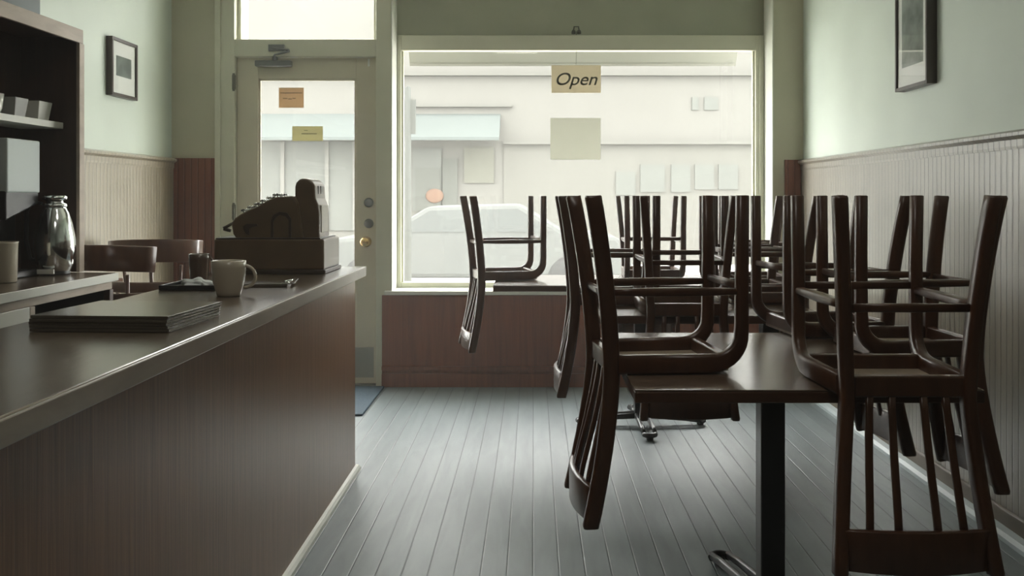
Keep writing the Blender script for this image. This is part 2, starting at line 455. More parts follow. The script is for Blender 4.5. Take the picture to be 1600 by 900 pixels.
s2 = card('paper_sign', 'blank pale green card square in the middle of the shop window', gx(860), gx(938.5), gz(249.5), gz(184.5), YG+.030, 'sign2')
def dxp(px): return (px-833)/1500*yd0
def dzp(py): return EYE+(307-py)/1500*yd0
s3 = card('paper_sign', 'small brown notice taped high on the door glass', dxp(434.5), dxp(473.5), dzp(168), dzp(136.5), yd0+.019, 'sign3')
l3 = boxes((dxp(437), dxp(471), yd0+.0155, yd0+.0175, dzp(145.5), dzp(144)))
for k, (a, b_) in enumerate(((441, 448), (449.5, 455), (456, 461))):
    box(l3, dxp(a), dxp(b_), yd0+.0155, yd0+.0175, dzp(154+k % 2), dzp(152.6+k % 2))
obj('printed_lines', l3, plain('ink_brown', (.16, .13, .08), .6), s3)
s4 = card('paper_sign', 'wide olive notice taped lower on the door glass', dxp(455.5), dxp(503.5), dzp(220), dzp(197), yd0+.019, 'sign4')
l4 = boxes((dxp(470), dxp(494), yd0+.0155, yd0+.0175, dzp(209.4), dzp(208)))
box(l4, dxp(474), dxp(480), yd0+.0155, yd0+.0175, dzp(204), dzp(202.8))
obj('printed_lines', l4, plain('ink_olive', (.17, .17, .10), .6), s4)

# door mat
mo = obj('door_mat', boxes((-1.75, -.925, 5.20, 5.97, .001, .012)), 'mat', None, .004)
tag(mo, 'dark blue-grey rubber mat on the floor in front of the glass door', 'mat')

# framed pictures
def framed(name, label, x, s, y0, y1, z0, z1, fw, dep, wedge, mw):
    t = thing(name, label, 'picture', (x, (y0+y1)/2, z0))
    a, b_ = y0-(y0+y1)/2, y1-(y0+y1)/2; h = z1-z0
    X = lambda u: s*u
    f = B()
    def bx(u0, u1, ya, yb, za, zb): box(f, min(X(u0), X(u1)), max(X(u0), X(u1)), ya, yb, za, zb)
    bx(.001, dep, a, a+fw, 0, h); bx(.001, dep, b_-fw, b_, 0, h); bx(.001, dep, a+fw, b_-fw, 0, fw); bx(.001, dep, a+fw, b_-fw, h-fw, h)
    obj('frame', f, 'frame', t, .002)
    def pl(u0, u1, ya, yb, za, zb): return boxes((min(X(u0), X(u1)), max(X(u0), X(u1)), ya, yb, za, zb))
    obj('mount_board', pl(.002, dep-.010, a+fw, b_-fw, fw, h-fw), 'mount', t)
    obj('print', pl(dep-.010, dep-.009, a+fw+mw, b_-fw-mw, fw+mw*1.9, h-fw-mw*1.5), 'print', t)
    obj('glass', pl(dep-.006, dep-.005, a+fw, b_-fw, fw, h-fw), 'glass', t)
    return t
framed('framed_picture', 'small dark-framed print on the left wall between shelf unit and door', XL, 1, 5.10, 5.43, 1.73, 2.045, .018, .035, 0, .05)
framed('framed_picture', 'tall dark-framed print on the right wall above the wainscot', XR, -1, 4.03, 4.385, 1.665, 2.35, .016, .045, 0, .045)

# ------------------------------------------------------------------ service counter
CX0, CX1, CY0, CY1, CZ = -1.235, -.730, -.4, 4.20, .885
t = thing('service_counter', 'long service counter with brown laminate top running down the left', 'counter', (-1, 2, 0))
def C(*bs):
    return boxes(*[(a+1, b+1, c-2, d_-2, e, f) for a, b, c, d_, e, f in bs])
obj('countertop', C((CX0, CX1-.006, CY0, CY1-.006, CZ-.045, CZ)), 'counter', t, .004)
obj('edge_band', C((CX1-.006, CX1, CY0, CY1, CZ-.043, CZ-.002), (CX0, CX1-.006, CY1-.006, CY1, CZ-.043, CZ-.002)), 'counteredge', t, .0025)
obj('front_panel', C((-.800, -.772, CY0, 4.165, .0, CZ-.046)), 'cfront', t, .002)
obj('end_panel', C((-1.20, -.801, 4.137, 4.165, .0, CZ-.046)), 'cfront', t, .002)
obj('back_panel', C((-1.20, -1.18, CY0, 4.136, .0, CZ-.046)), 'shelfwood', t, .002)
q = B()
prism(q, [(-.772+1, 0), (-.750+1, 0), (-.752+1, .014), (-.760+1, .022), (-.772+1, .024)], CY0-2, 4.185-2, 'y')
obj('base_moulding', q, 'trimwhite', t)

# menus
def menus():
    for k in range(5):
        tm = thing('menu', 'menu', 'menu', (-.965+.004*random.uniform(-1, 1), 2.31+.004*random.uniform(-1, 1), CZ+.0012+k*.0072), math.radians(-3+random.uniform(-1.2, 1.2)), 'menus stacked on the counter')
        tm['label'] = ['dark laminated menu at the bottom of the stack on the counter', 'dark menu second from the bottom of the counter stack', 'dark menu in the middle of the counter stack',
                       'dark menu just below the top one of the counter stack', 'dark glossy menu lying on top of the counter stack'][k]
        w, l = .160, .155
        obj('cover', boxes((-w, w, -l, l, 0, .0012), (-w, w, -l, l, .0052, .0066), (-w, w, -l, -l+.002, .0012, .0052)), 'menu', tm, .0004)
        obj('pages', boxes((-w+.003, w-.003, -l+.003, l-.003, .0013, .0051)), 'pages', tm)
menus()

# mug
def mug(name, label, x, y, z, h, r0, r1, mat, rz=0):
    t = thing(name, label, 'mug', (x, y, z), rz)
    b = B()
    lathe(b, [(r0*.85, 0), (r0, .003), (r0*1.06, h*.12), (r1*.93, h*.45), (r1*.98, h*.8), (r1, h), (r1-.002, h+.001), (r1-.005, h-.001), (r1*.90, h*.7), (r1*.84, h*.3), (r0*.8, .010), (0, .009)], 40)
    obj('cup_body', b, mat, t)
    hb = B()
    pts = []
    for k in range(13):
        a = PI*.5-PI*k/12
        pts.append((r1*.88+.034*math.cos(a)*(1.0), 0, h*.55+.034*math.sin(a)))
    tube(hb, pts, .0055, 10)
    obj('handle', hb, mat, t)
    return t
mug('coffee_mug', 'beige ceramic mug standing on the counter in front of the register', -.932, 2.94, CZ, .108, .036, .052, 'mug', math.radians(5))
mug('coffee_cup', 'dark glass cup half hidden behind the beige mug on the counter', -1.19, 3.42, CZ, .10, .030, .036, plain('smoked_glass_cup', (.10, .06, .04), .08, coat=.8), math.radians(60))

# tray with napkin, clipboard
t = thing('serving_tray', 'low dark tray with a crumpled napkin left of the mug', 'tray', (-1.095, 3.20, CZ))
b = B(); box(b, -.115, .09, -.10, .10, .001, .006)
for a in ((-.115, .09, -.10, -.092), (-.115, .09, .092, .10), (-.115, -.107, -.092, .092), (.082, .09, -.092, .092)): box(b, *a, .006, .018)
obj('tray_base', b, 'black', t, .002)
nb = B()
bmesh.ops.create_icosphere(nb, subdivisions=4, radius=1)
for v in nb.verts:
    n_ = 1+.16*math.sin(7*v.co.x+3*v.co.y)+.12*math.sin(11*v.co.y+5*v.co.z)
    v.co = Vector((v.co.x*.048*n_, v.co.y*.05*n_, max(-.2, v.co.z)*.020*n_))
no = obj('paper_napkin', nb, 'napkin', None, smooth=True); no.location = (-1.125, 3.20, CZ+.0115)
tag(no, 'white crumpled napkin lying on the dark tray', 'napkin')
t = thing('order_pad', 'flat dark order pad with pale clip right of the mug', 'pad', (-.90, 3.28, CZ), math.radians(8))
obj('pad_cover', boxes((-.10, .065, -.06, .06, .0005, .012)), 'menu', t, .002)
cb = B(); tube(cb, [(.055, -.05, .018), (.075, -.02, .02), (.078, .05, .02)], .0035, 8); tube(cb, [(.062, -.045, .016), (.072, -.055, .012), (.082, -.03, .010), (.088, .05, .018)], .003, 8); box(cb, .045, .09, -.055, -.03, .012, .0145)
obj('clip', cb, 'chrome', t)

# ------------------------------------------------------------------ cash register
def rx(px): return (px-833)/397.0
def rz_(py): return EYE+(307-py)/397.0
RY0, RY1 = 3.78, 4.08
RXC, RYC = -1.04, 3.93
t = thing('cash_register', 'antique brown cash register with sloped keyboard at the counter end', 'cash register', (RXC, RYC, CZ))
def L(bs, mat, name, bev=.004, parent=t):
    return obj(name, boxes(*[(a-RXC, b-RXC, c-RYC, d_-RYC, e-CZ, f-CZ) for a, b, c, d_, e, f in bs]), mat, parent, bev)
base = L([(rx(334), rx(506), RY0, RY1, CZ+.016, CZ+.136)], 'register', 'drawer_base', .006)
L([(rx(330), rx(509), RY0-.008, RY1+.006, CZ+.001, CZ+.016)], 'regdark', 'plinth', .003)
L([(rx(336), rx(500), RY0+.004, RY1-.004, CZ+.136, CZ+.142)], 'regdark', 'base_lid', .002)
def relp(poly): return [(rx(a)-RXC, rz_(b)-CZ) for a, b in poly]
zb = 375
bodyp = relp([(366, zb), (360, 366), (357, 349), (363, 341), (371, 335), (385, 328), (398, 323), (413, 314), (427, 308), (455, 306), (462, 318), (470, zb)])
b = B(); prism(b, bodyp, RY0+.03-RYC, RY1-.035-RYC, 'y')
obj('keyboard_body', b, 'register', t, .006)
colp = relp([(457, zb), (457, 318), (455, 306), (455, 291), (457, 285), (462, 280), (470, 277.5), (478, 280), (484, 284), (487, 291), (488, 310), (492, 320), (494, 335), (494, zb)])
b = B(); prism(b, colp, RY0+.055-RYC, RY1-.06-RYC, 'y')
obj('display_housing', b, 'register', t, .008)
# decorative side relief on the cheek
b = B()
yc = RY0+.03-RYC
def relief(poly, y0, y1):
    prism(b, relp(poly), y0, y1, 'y')
relief([(420, 372), (420, 345), (424, 336), (434, 331), (446, 333), (452, 342), (452, 372), (448, 372), (448, 344), (443, 338), (434, 336), (428, 340), (424, 347), (424, 372)], yc-.004, yc+.004)
relief([(378, 360), (376, 354), (382, 350), (398, 350), (400, 353), (386, 357), (386, 368), (381, 366)], yc-.004, yc+.004)
obj('cheek_relief', b, 'regdark', t, .001)
# display window and pale sheet painting daylight onto the housing end
L([(rx(494)-.002, rx(494)+.003, RY0+.085, RY1-.09, CZ+.16, CZ+.27)], plain('register_end_lit', (.5, .46, .38), .3), 'lit_end_face', .003)
for ya, yb_ in ((3.885, 3.90), (3.93, 3.98)):
    L([(rx(487)-.004, rx(487)+.003, ya, yb_, rz_(303), rz_(290))], 'regdark', 'display_window', .001)
# keys: rows of little stems with round caps along the slope, facing the till operator
slope = [(374, 333), (384, 328), (394, 323), (404, 318), (414, 313), (424, 308.5)]
for i, (a, c_) in enumerate(slope):
    for j in range(6):
        y = RY0+.055+j*.038-RYC
        x, z = rx(a)-RXC, rz_(c_)-CZ
        b = B()
        n_ = Vector((-.45, 0, .89))
        p0 = Vector((x+.004, y, z-.006)); p1 = p0+n_*.016; p2 = p0+n_*.022
        tube(b, [p0, p1], .0025, 8); tube(b, [p1, p1+n_*.001, p2], [.0065, .0075, .0065], 12)
        obj('key', b, 'chrome' if (i+j) % 3 else 'regdark', t)
b = B(); tube(b, [(rx(360)-RXC, RY0+.05-RYC, rz_(348)-CZ), (rx(350)-RXC, RY0+.04-RYC, rz_(354)-CZ), (rx(345)-RXC, RY0+.035-RYC, rz_(358)-CZ)], [.006, .006, .009], 10)
tube(b, [(rx(345)-RXC, RY0+.035-RYC, rz_(358)-CZ), (rx(356)-RXC, RY0+.035-RYC, rz_(361)-CZ)], .007, 10)
obj('crank_handle', b, 'regdark', t)

# ------------------------------------------------------------------ back counter and hutch
BZ = .86
t = thing('back_counter', 'pale-edged back counter along the left wall under the shelf unit', 'counter', (-2.02, 3.0, 0))
def K(bs, mat, name, bev=.003, parent=t, o_=(-2.02, 3.0, 0)):
    return obj(name, boxes(*[(a-o_[0], b-o_[0], c-o_[1], d_-o_[1], e, f) for a, b, c, d_, e, f in bs]), mat, parent, bev)
K([(-2.25, -1.806, .4, 4.165, BZ-.034, BZ)], 'counter', 'countertop')
K([(-1.806, -1.80, .4, 4.17, BZ-.034, BZ), (-2.25, -1.806, 4.165, 4.17, BZ-.034, BZ)], 'shelfwhite', 'edge_band', .002)
K([(-1.835, -1.815, .4, 4.14, BZ-.068, BZ-.0345)], 'shelflight', 'apron')
K([(-1.837, -1.813, .9, 3.46, BZ-.125, BZ-.068)], 'shelfwhite', 'drawer_front')
for y in (.9, 3.46, 4.11): K([(-1.84, -1.812, y, y+.035, 0, BZ-.069)], 'shelflight' if y < 4 else 'shelfwood', 'leg')
K([(-2.24, -2.22, .4, 4.14, 0, BZ-.035)], 'black', 'back_panel')
K([(-2.22, -1.842, 4.115, 4.14, 0, BZ-.035)], 'black', 'end_panel')  # end and back panels black, standing in for the opening's shade
K([(-2.22, -1.845, .4, 4.14, .10, .13)], 'shelfwood', 'lower_shelf')

t = thing('shelf_unit', 'tall open wooden shelf unit standing on the back counter', 'shelf', (-2.1, 3.0, BZ))
def H(bs, mat, name, bev=.002): return K(bs, mat, name, bev, t, (-2.1, 3.0, 0))
def Hz(bs): return [(a, b, c, d_, e-BZ, f-BZ) for a, b, c, d_, e, f in bs]
H(Hz([(-2.245, -1.985, 4.19, 4.215, BZ+.001, 1.915)]), 'shelfwood', 'side_panel')
H(Hz([(-2.245, -1.985, 1.6, 1.625, BZ+.001, 1.915)]), 'shelfwood', 'side_panel')
H(Hz([(-2.25, -2.235, 1.625, 4.19, BZ+.001, 1.90)]), 'shelfwood', 'back_panel')
H(Hz([(-2.245, -1.985, 1.625, 4.19, 1.885, 1.91)]), 'shelfwood', 'top_panel')
H(Hz([(-1.985, -1.970, 1.6, 4.205, 1.858, 1.918)]), 'shelflight', 'header_board')
H(Hz([(-1.985, -1.970, 4.17, 4.215, BZ+.001, 1.858)]), 'shelflight', 'face_stile')
H(Hz([(-2.235, -2.05, 1.625, 4.19, 1.484, 1.512)]), 'shelfwhite', 'shelf_board')
H(Hz([(-2.235, -2.20, 1.625, 4.19, 1.30, 1.32)]), 'shelfwhite', 'shelf_board')

def dish(label, x, y, z, w, h, mat='dish', sq=True):
    b = B()
    if sq:
        # square dish with flared walls and hollow inside
        def ring(hw, zz): return [b.verts.new((sx*hw, sy*hw, zz)) for sx, sy in ((-1, -1), (1, -1), (1, 1), (-1, 1))]
        R = [ring(w*.40, 0), ring(w*.5, h), ring(w*.46, h), ring(w*.37, .008)]
        for r0, r1 in zip(R, R[1:]):
            for k in range(4): b.faces.new((r0[k], r0[(k+1) % 4], r1[(k+1) % 4], r1[k]))
        b.faces.new(R[0][::-1]); b.faces.new(R[-1])
    else:
        lathe(b, [(w*.3, 0), (w*.42, h*.3), (w*.5, h), (w*.47, h), (w*.38, h*.35), (0, .006)], 24)
    o = obj('bowl' if not sq else 'square_bowl', b, mat, None, .002 if sq else 0)
    o.location = (x, y, z)
    return tag(o, label, 'bowl', 'white crockery on the upper shelf')
dish('white square bowl at the window end of the upper shelf', -2.125, 4.08, 1.5125, .11, .080)
dish('grey square bowl second from the window end of the upper shelf', -2.125, 3.90, 1.5125, .10, .078, plain('dish_grey', (.25, .25, .23), .4))
dish('small round white bowl on the upper shelf beside the grey bowl', -2.125, 3.77, 1.5125, .085, .082, 'dish', False)
dish('round grey bowl on the upper shelf nearest the camera', -2.125, 3.64, 1.5125, .09, .070, plain('dish_grey_round', (.16, .16, .15), .4), False)
o = obj('storage_box', boxes((-.05, .045, -.4, .4, 0, .30), (-.052, .047, -.402, .402, .24, .25)), 'bluebox', None, .004); o.location = (-2.19, 3.78, 1.917)
tag(o, 'blue-grey box standing on top of the shelf unit', 'box')

# coffee maker: pale hood over a black body
t = thing('coffee_maker', 'black coffee machine with pale square hood on the back counter', 'coffee machine', (-2.12, 3.90, BZ))
b = B(); box(b, -.10, .062, -.13, .09, .001, .03); box(b, -.10, -.03, -.13, .09, .03, .36)
obj('body', b, 'black', t, .006)
b = B(); prism(b, [(-.10, .36), (.066, .345), (.066, .36), (.066, .56), (-.10, .56)], -.15, .10, 'y')
obj('hood', b, 'board', t, .006)
b = B(); prism(b, [(-.15, .355), (.10, .355), (.10, .30), (-.15, .235)], -.09, .060, 'x')
obj('brew_head', b, 'black', t, .006)
# steel carafe
t = thing('coffee_carafe', 'shiny steel coffee carafe on the back counter beside the shelf post', 'carafe', (-2.02, 4.055, BZ), math.radians(0))
b = B(); lathe(b, [(.055, .012), (.060, .014), (.073, .05), (.083, .10), (.082, .15), (.070, .21), (.056, .26), (.048, .275), (.046, .285)], 40)
obj('body', b, 'chrome', t)
b = B(); lathe(b, [(.060, .001), (.062, .012), (.0, .012)], 32); obj('base_ring', b, 'black', t)
b = B(); lathe(b, [(.044, .284), (.050, .290), (.046, .300), (.034, .303), (.034, .312), (.048, .318), (.050, .328), (.040, .336), (0, .338)], 32); obj('lid', b, 'chrome', t)
b = B(); sweep(b, [((-.045, -.02, .30), .018, .012), ((-.085, -.02, .31), .018, .012), ((-.108, -.02, .27), .02, .014), ((-.112, -.02, .15), .022, .014), ((-.095, -.02, .07), .02, .012), ((-.07, -.01, .06), .018, .012)], (0, 1, 0)); obj('handle', b, 'black', t)
b = B(); box(b, -.035, .035, -.082, -.072, .008, .028); obj('base_glint', b, 'dish', t, .002)  # white block imitating the highlight at the carafe base
# canister
t = thing('canister', 'tan enamel canister in front of the black coffee machine', 'canister', (-2.045, 3.68, BZ))
b = B(); lathe(b, [(.055, .001), (.060, .004), (.064, .150), (.066, .156), (.062, .156), (.058, .02), (0, .02)], 32)
obj('body', b, 'canister', t)
b = B(); tube(b, [(.012, -.0625, .098), (.02, -.0635, .102), (.03, -.060, .099)], .0018, 6); obj('emblem', b, 'dish', t)

# ------------------------------------------------------------------ upturned chairs
def chair_proto():
    t = thing('upturned_chair', 'x', 'chair')
    HW, RW = .150, .134
    # one-piece bent front legs running into the side rails
    for s in (-1, 1):
        b = B(); pts = [(Vector((s*HW*1.02, -.165, .448)), .026, .026), (Vector((s*HW*1.02, -.165, .446)), .031, .032), (Vector((s*HW, -.165, .28)), .031, .033), (Vector((s*HW, -.164, .12)), .031, .034)]
        for k in range(1, 8):
            a = PI/2*k/8; R = .075
            pts.append((Vector((s*HW, -.164+R*(1-math.cos(a)), .102-R*math.sin(a))), .030, .034+.014*k/8))
        pts += [(Vector((s*(HW-.001), -.08, .0255)), .028, .048), (Vector((s*(RW+.006), .15, .0255)), .028, .048)]
        sweep(b, pts, (1, 0, 0)); obj('leg', b, 'chair', t)
    # rear legs sweeping through to the back posts
    for s in (-1, 1):
        b = B(); pts = []
        N = 22
        for k in range(N+1):
            z = .447-(.447+.370)*k/N
            if z > 0:
                u = (z/.447); y = .165+.052*u**1.6; x = RW+.032*u**1.3
            else:
                u = (-z/.375); y = .165+.060*u**1.5; x = RW+.034*u**1.1
            w = .030 if 0 < k < N else .026
            pts.append((Vector((s*x, y, z)), w, .041 if 0 < k < N else .035))
        pts.insert(1, (pts[0][0]+Vector((0, 0, -.003)), .030, .041))
        pts.insert(-1, (pts[-1][0]+Vector((0, 0, .003)), .030, .039))
        sweep(b, pts, (1, 0, 0)); obj('leg', b, 'chair', t)
    b = B()
    box(b, -HW+.013, HW-.013, -.135, -.112, .003, .049); obj('seat_rail', b, 'chair', t, .004)
    b = B(); box(b, -RW+.010, RW-.010, .150, .174, .002, .049); obj('seat_rail', b, 'chair', t, .004)
    b = B(); prism(b, [(-HW+.012, -.135), (HW-.012, -.135), (RW-.008, .155), (-RW+.008, .155)], .004, .014, 'z')
    obj('seat', b, 'tray', t, .002)
    # stretchers
    for s in (-1, 1):
        b = B()
        pts = []
        for k in range(7):
            u = k/6; bulge = .007*math.sin(PI*u)
            pts.append((Vector((s*(HW+(RW+.009-HW)*u), -.155+.325*u, .206)), .022+bulge, .016+.006*math.sin(PI*u)))
        sweep(b, pts, (1, 0, 0)); obj('stretcher', b, 'chair', t)
    for y, w, z in ((.178, RW, .200), (-.165, HW-.008, .218)):
        b = B(); sweep(b, [(Vector((-w, y, z)), .014, .018), (Vector((0, y, z)), .016, .020), (Vector((w, y, z)), .014, .018)], (0, 1, 0)); obj('stretcher', b, 'chair', t)
    # curved top rail hanging lowest
    def yb(x, z): return .165+.060*(-z/.375)**1.5+.026*(1-(x/.165)**2)
    b = B(); pts = []
    for k in range(13):
        x = -.160+.320*k/12
        pts.append((Vector((x, yb(x, -.32), -.318)), .088+.006*math.cos(PI*(k/12-.5)), .018))
    sweep(b, pts, (0, 0, 1), .2); obj('top_rail', b, 'chair', t)
    for fx in (-.72, -.30, .30, .72):
        b = B(); pts = []
        for k in range(9):
            z = .01-.30*k/8
            xx = fx*(.116+.026*k/8)
            pts.append((Vector((xx, .165+.060*(max(-z, 0)/.375)**1.5+.026*(1-(xx/.165)**2)*min(1, k/8*1.2), z)), .017, .012))
        sweep(b, pts, (1, 0, 0)); obj('slat', b, 'chair', t)
    return t
TT = .745
ch0 = chair_proto()
G = 'chairs upturned on the dining tables'
REAR_L, REAR_R, REAR_N, REAR_F = PI/2, -PI/2, PI, 0
chairs = [
    (.828, 2.29, REAR_N, 'upturned brown chair in the right foreground, its slatted back hanging toward the camera'),
    (.346, 2.55, REAR_L+math.radians(6), 'upturned brown chair in front, hanging off the left edge of the nearest table'),
    (1.055, 2.79, REAR_R+math.radians(3), 'upturned brown chair at the far right, its back hanging beside the right wall'),
    (.945, 3.165, REAR_R+math.radians(6), 'upturned chair at the far right corner of the nearest table, behind the wall-side one'),
    (.570, 3.722, REAR_N, 'upturned chair on the middle table with its top rail showing below the nearest tabletop'),
    (.335, 4.065, REAR_L+math.radians(1), 'upturned chair hanging off the left edge of the middle table'),
    (.955, 4.11, REAR_R, 'upturned chair on the right half of the middle table, seen behind the two front chairs'),
    (.985, 4.50, REAR_R, 'upturned chair at the far right corner of the middle table'),
    (-.140, 5.22, REAR_L+math.radians(13), 'upturned chair alone at the left end of the farthest table, against the window'),
    (.655, 5.315, REAR_F, 'upturned chair near the middle of the farthest table, its back toward the window'),
    (1.105, 4.93, REAR_R, 'upturned chair at the right end of the farthest table'),
]
for i, (x, y, r, lab) in enumerate(chairs):
    if i == 0:
        c = ch0; c.location = (x, y, TT); c.rotation_euler = (0, 0, r); c['label'] = lab; c['group'] = G
    else:
        dup(ch0, (x, y, TT), r, lab, G)

# ------------------------------------------------------------------ tables
def table(label, x0, x1, y0, y1, px, py, legs, rz=0, col=.034, thick=.031, group='pedestal dining tables'):
    t = thing('dining_table', label, 'table', (px, py, 0), 0, group)
    b = B(); box(b, x0-px, x1-px, y0-py, y1-py, TT-.004, TT-.0005)
    obj('tabletop', b, 'table', t, .001)
    b = B(); box(b, x0-px-.001, x1-px+.001, y0-py-.001, y1-py+.001, TT-thick, TT-.0042)
    obj('table_edge', b, 'tedge', t, .003)
    b = B(); box(b, -col, col, -col, col, .05, TT-thick-.012); box(b, -.14, .14, -.14, .14, TT-thick-.012, TT-thick-.001)
    obj('column', b, 'iron', t, .004)
    for a, l in legs:
        b = B(); c, s = math.cos(a), math.sin(a)
        # slotted cast foot: two rails joined by a rounded end
        for sd in (-.028, .028):
            pts = []
            for u, z in ((.03, .055), (.12, .050), (l*.7, .040), (l-.03, .030)):
                pts.append((Vector((c*u-s*sd, s*u+c*sd, z)), .018, .030-.008*u/l))
            sweep(b, pts, (-s, c, 0))
        pts = []
        for k in range(9):
            an = -PI/2+PI*k/8
            u = l-.035+.028*math.cos(an); sd = .028*math.sin(an)
            pts.append(Vector((c*u-s*sd, s*u+c*sd, .026)))
        tube(b, pts, .013, 8)
        lathe(b, [(.014, .001), (.018, .003), (.018, .018), (.012, .024)], 14, (c*(l-.025), s*(l-.025), 0))
        obj('foot', b, 'iron', t)
    return t
D = math.radians
table('nearest square dining table with brown top and black column', .235, 1.04, 2.21, 3.14, .672, 2.72, ((D(100), .42), (D(10), .36), (D(190), .30), (D(280), .36)))
table('middle square dining table behind the nearest one', .24, 1.098, 3.585, 4.64, .965, 3.93, ((D(76), .30), (D(256), .30)), 0)
table('farthest long dining table close to the shop window', -.20, 1.24, 4.80, 5.45, .56, 5.00, ((D(0), .335), (D(180), .335), (D(90), .335), (D(272), .335)))

# ------------------------------------------------------------------ armchairs behind the counter
def armchair_proto():
    t = thing('wooden_armchair', 'x', 'chair')
    for sx in (-.19, .19):
        for sy in (-.18, .18):
            b = B(); tube(b, [(sx*1.08, sy*1.08, .0), (sx, sy, .24), (sx*.93, sy*.93, .435)], [.014, .018, .015], 10); obj('leg', b, 'chairlit', t)
    b = B(); lathe(b, [(0, .43), (.20, .43), (.225, .44), (.225, .455), (.20, .465), (.08, .458), (0, .458)], 28); obj('seat', b, 'chairlit', t)
    # horseshoe arm and tall curved crest
    b = B(); pts = []
    for k in range(19):
        a = D(-25)+D(230)*k/18
        pts.append((Vector((.235*math.cos(a), .215*math.sin(a), .70)), .055, .024))
    sweep(b, pts, (0, 0, 1)); obj('arm_rail', b, 'chairlit', t)
    b = B(); pts = []
    for k in range(13):
        a = D(25)+D(130)*k/12
        pts.append((Vector((.24*math.cos(a), .215*math.sin(a)+.012, .865+.02*math.sin(a))), .115, .02))
    sweep(b, pts, (0, 0, 1)); obj('crest_rail', b, 'chairlit', t)
    for k in range(7):
        a = D(-15)+D(210)*k/6
        b = B(); top = .81 if 25 < math.degrees(a) < 155 else .69
        tube(b, [(.19*math.cos(a), .17*math.sin(a), .455), (.236*math.cos(a), .216*math.sin(a)+(.006 if top > .7 else 0), top)], [.008, .009], 8)
        obj('spindle', b, 'chairlit', t)
    return t
M['chairlit'] = wood('armchair_lit_wood', (.07, .026, .011), (.12, .048, .022), (12, 12, 3), rough=.3, coat=.4)  # chair wood lightened, putting the light on the armchairs into colour
ac = armchair_proto()
ac.scale = (1.04, 1.04, 1.03); ac.location = (-2.0, 5.15, 0); ac.rotation_euler = (0, 0, D(190)); ac['label'] = 'wooden armchair with tall curved back in the corner by the wainscot'; ac['group'] = 'armchairs behind the counter'
dup(ac, (-1.93, 4.58, 0), D(165), 'wooden armchair behind the counter, nearer the shelf unit than the corner one', 'armchairs behind the counter')

# ------------------------------------------------------------------ outdoors
ZS = -.12
st = struct('floor_street', boxes((-9, 9, 8.6, 17, ZS-.3, ZS-.12)), 'x_street')
st.name = 'street'
w_ = struct('sidewalk', boxes((-9, 9, YB+.3, 8.6, ZS-.3, ZS)), 'x_walk')
struct('far_sidewalk', boxes((-9, 9, 17, 18.2, ZS-.3, ZS+.02)), 'x_walk')
def ox(px, Y): return (px-833)/1500*Y
def oz(py, Y): return EYE+(307-py)/1500*Y
FY = 18.2
bld = thing('shop_building', 'pale two-storey shop building across the street', 'building', (0, FY, ZS))
def X(bs, mat, name, bev=0, parent=bld):
    return obj(name, boxes(*[(a, b, c-FY, d_-FY, e-ZS, f-ZS) for a, b, c, d_, e, f in bs]), mat, parent, bev)
X([(-9, 9, FY, FY+.4, ZS, 4.95)], 'x_facade', 'wall')
X([(-9, 9, FY-.12, FY, oz(119, FY), oz(114, FY))], 'x_cornice', 'cornice')
X([(ox(787, FY), 9, FY-.15, FY, oz(226, FY), oz(220, FY))], 'x_cornice', 'ledge')
X([(ox(640, FY), ox(800, FY), FY-.1, FY, oz(167.5, FY), oz(164, FY))], 'x_cornice', 'ledge')
X([(ox(787, FY), 9, FY-.03, FY, ZS, oz(226, FY))], 'x_facade_low', 'lower_wall')
for a, c, e, f in ((1000, 1038, 257, 300), (1048, 1078, 257, 300), (1085, 1115, 257, 296), (1122, 1152, 257, 296), (962, 992, 268, 305)):
    fr = X([(ox(a, FY), ox(c, FY), FY-.06, FY-.03, oz(f, FY), oz(e, FY))], 'x_glass', 'window')
for a, c in ((1081, 1091), (1100, 1121)):
    X([(ox(a, FY), ox(c, FY), FY-.03, FY, oz(172, FY), oz(152, FY))], 'x_glass', 'window')
# shop front under the awning
X([(ox(645, FY), ox(690, FY), FY-.05, FY, oz(330, FY), oz(232, FY))], 'x_glass', 'shop_window')
X([(ox(692, FY), ox(715, FY), FY-.06, FY, oz(332, FY), oz(248, FY))], 'x_door', 'shop_door')
X([(ox(650, FY), ox(688, FY), FY-.08, FY-.05, oz(329, FY), oz(262, FY))], 'x_door', 'shop_display')
X([(ox(725, FY), ox(772, FY), FY-.05, FY, oz(286, FY), oz(230, FY))], 'x_poster', 'poster')
X([(ox(400, FY), ox(560, FY), FY-.05, FY, oz(360, FY), oz(222, FY))], 'x_glass', 'shop_window')
for k in (440, 509, 552): X([(ox(k, FY), ox(k+6, FY), FY-.09, FY-.05, oz(360, FY), oz(222, FY))], 'x_frame', 'mullion')
b = B(); prism(b, [(FY-.001-FY, oz(178, FY)-ZS), (FY-.75-FY, oz(214, FY-.75)-ZS), (FY-.75-FY, oz(219, FY-.75)-ZS), (FY-.001-FY, oz(196, FY)-ZS)], ox(395, FY), ox(782, FY), 'x')
obj('awning', b, 'x_awning', bld)
b = B(); bmesh.ops.create_uvsphere(b, u_segments=20, v_segments=10, radius=.17)
for v in b.verts: v.co.y *= .2; v.co.z *= .8
oo = obj('display_lamp', b, 'x_orange', bld, smooth=True); oo.location = (ox(680, FY), -.10, oz(306, FY)-ZS); oo['label'] = 'orange round sign'
# street pole
b = B(); lathe(b, [(.055, 0), (.05, .1), (.035, .12), (.028, 2.25), (0, 2.27)], 16); box(b, -.07, .07, -.012, .012, 1.85, 2.15)
o = obj('street_pole', b, 'x_pole'); o.location = (ox(637, 8.3), 8.3, ZS); tag(o, 'slim pale street pole on the sidewalk at the left of the window', 'pole')
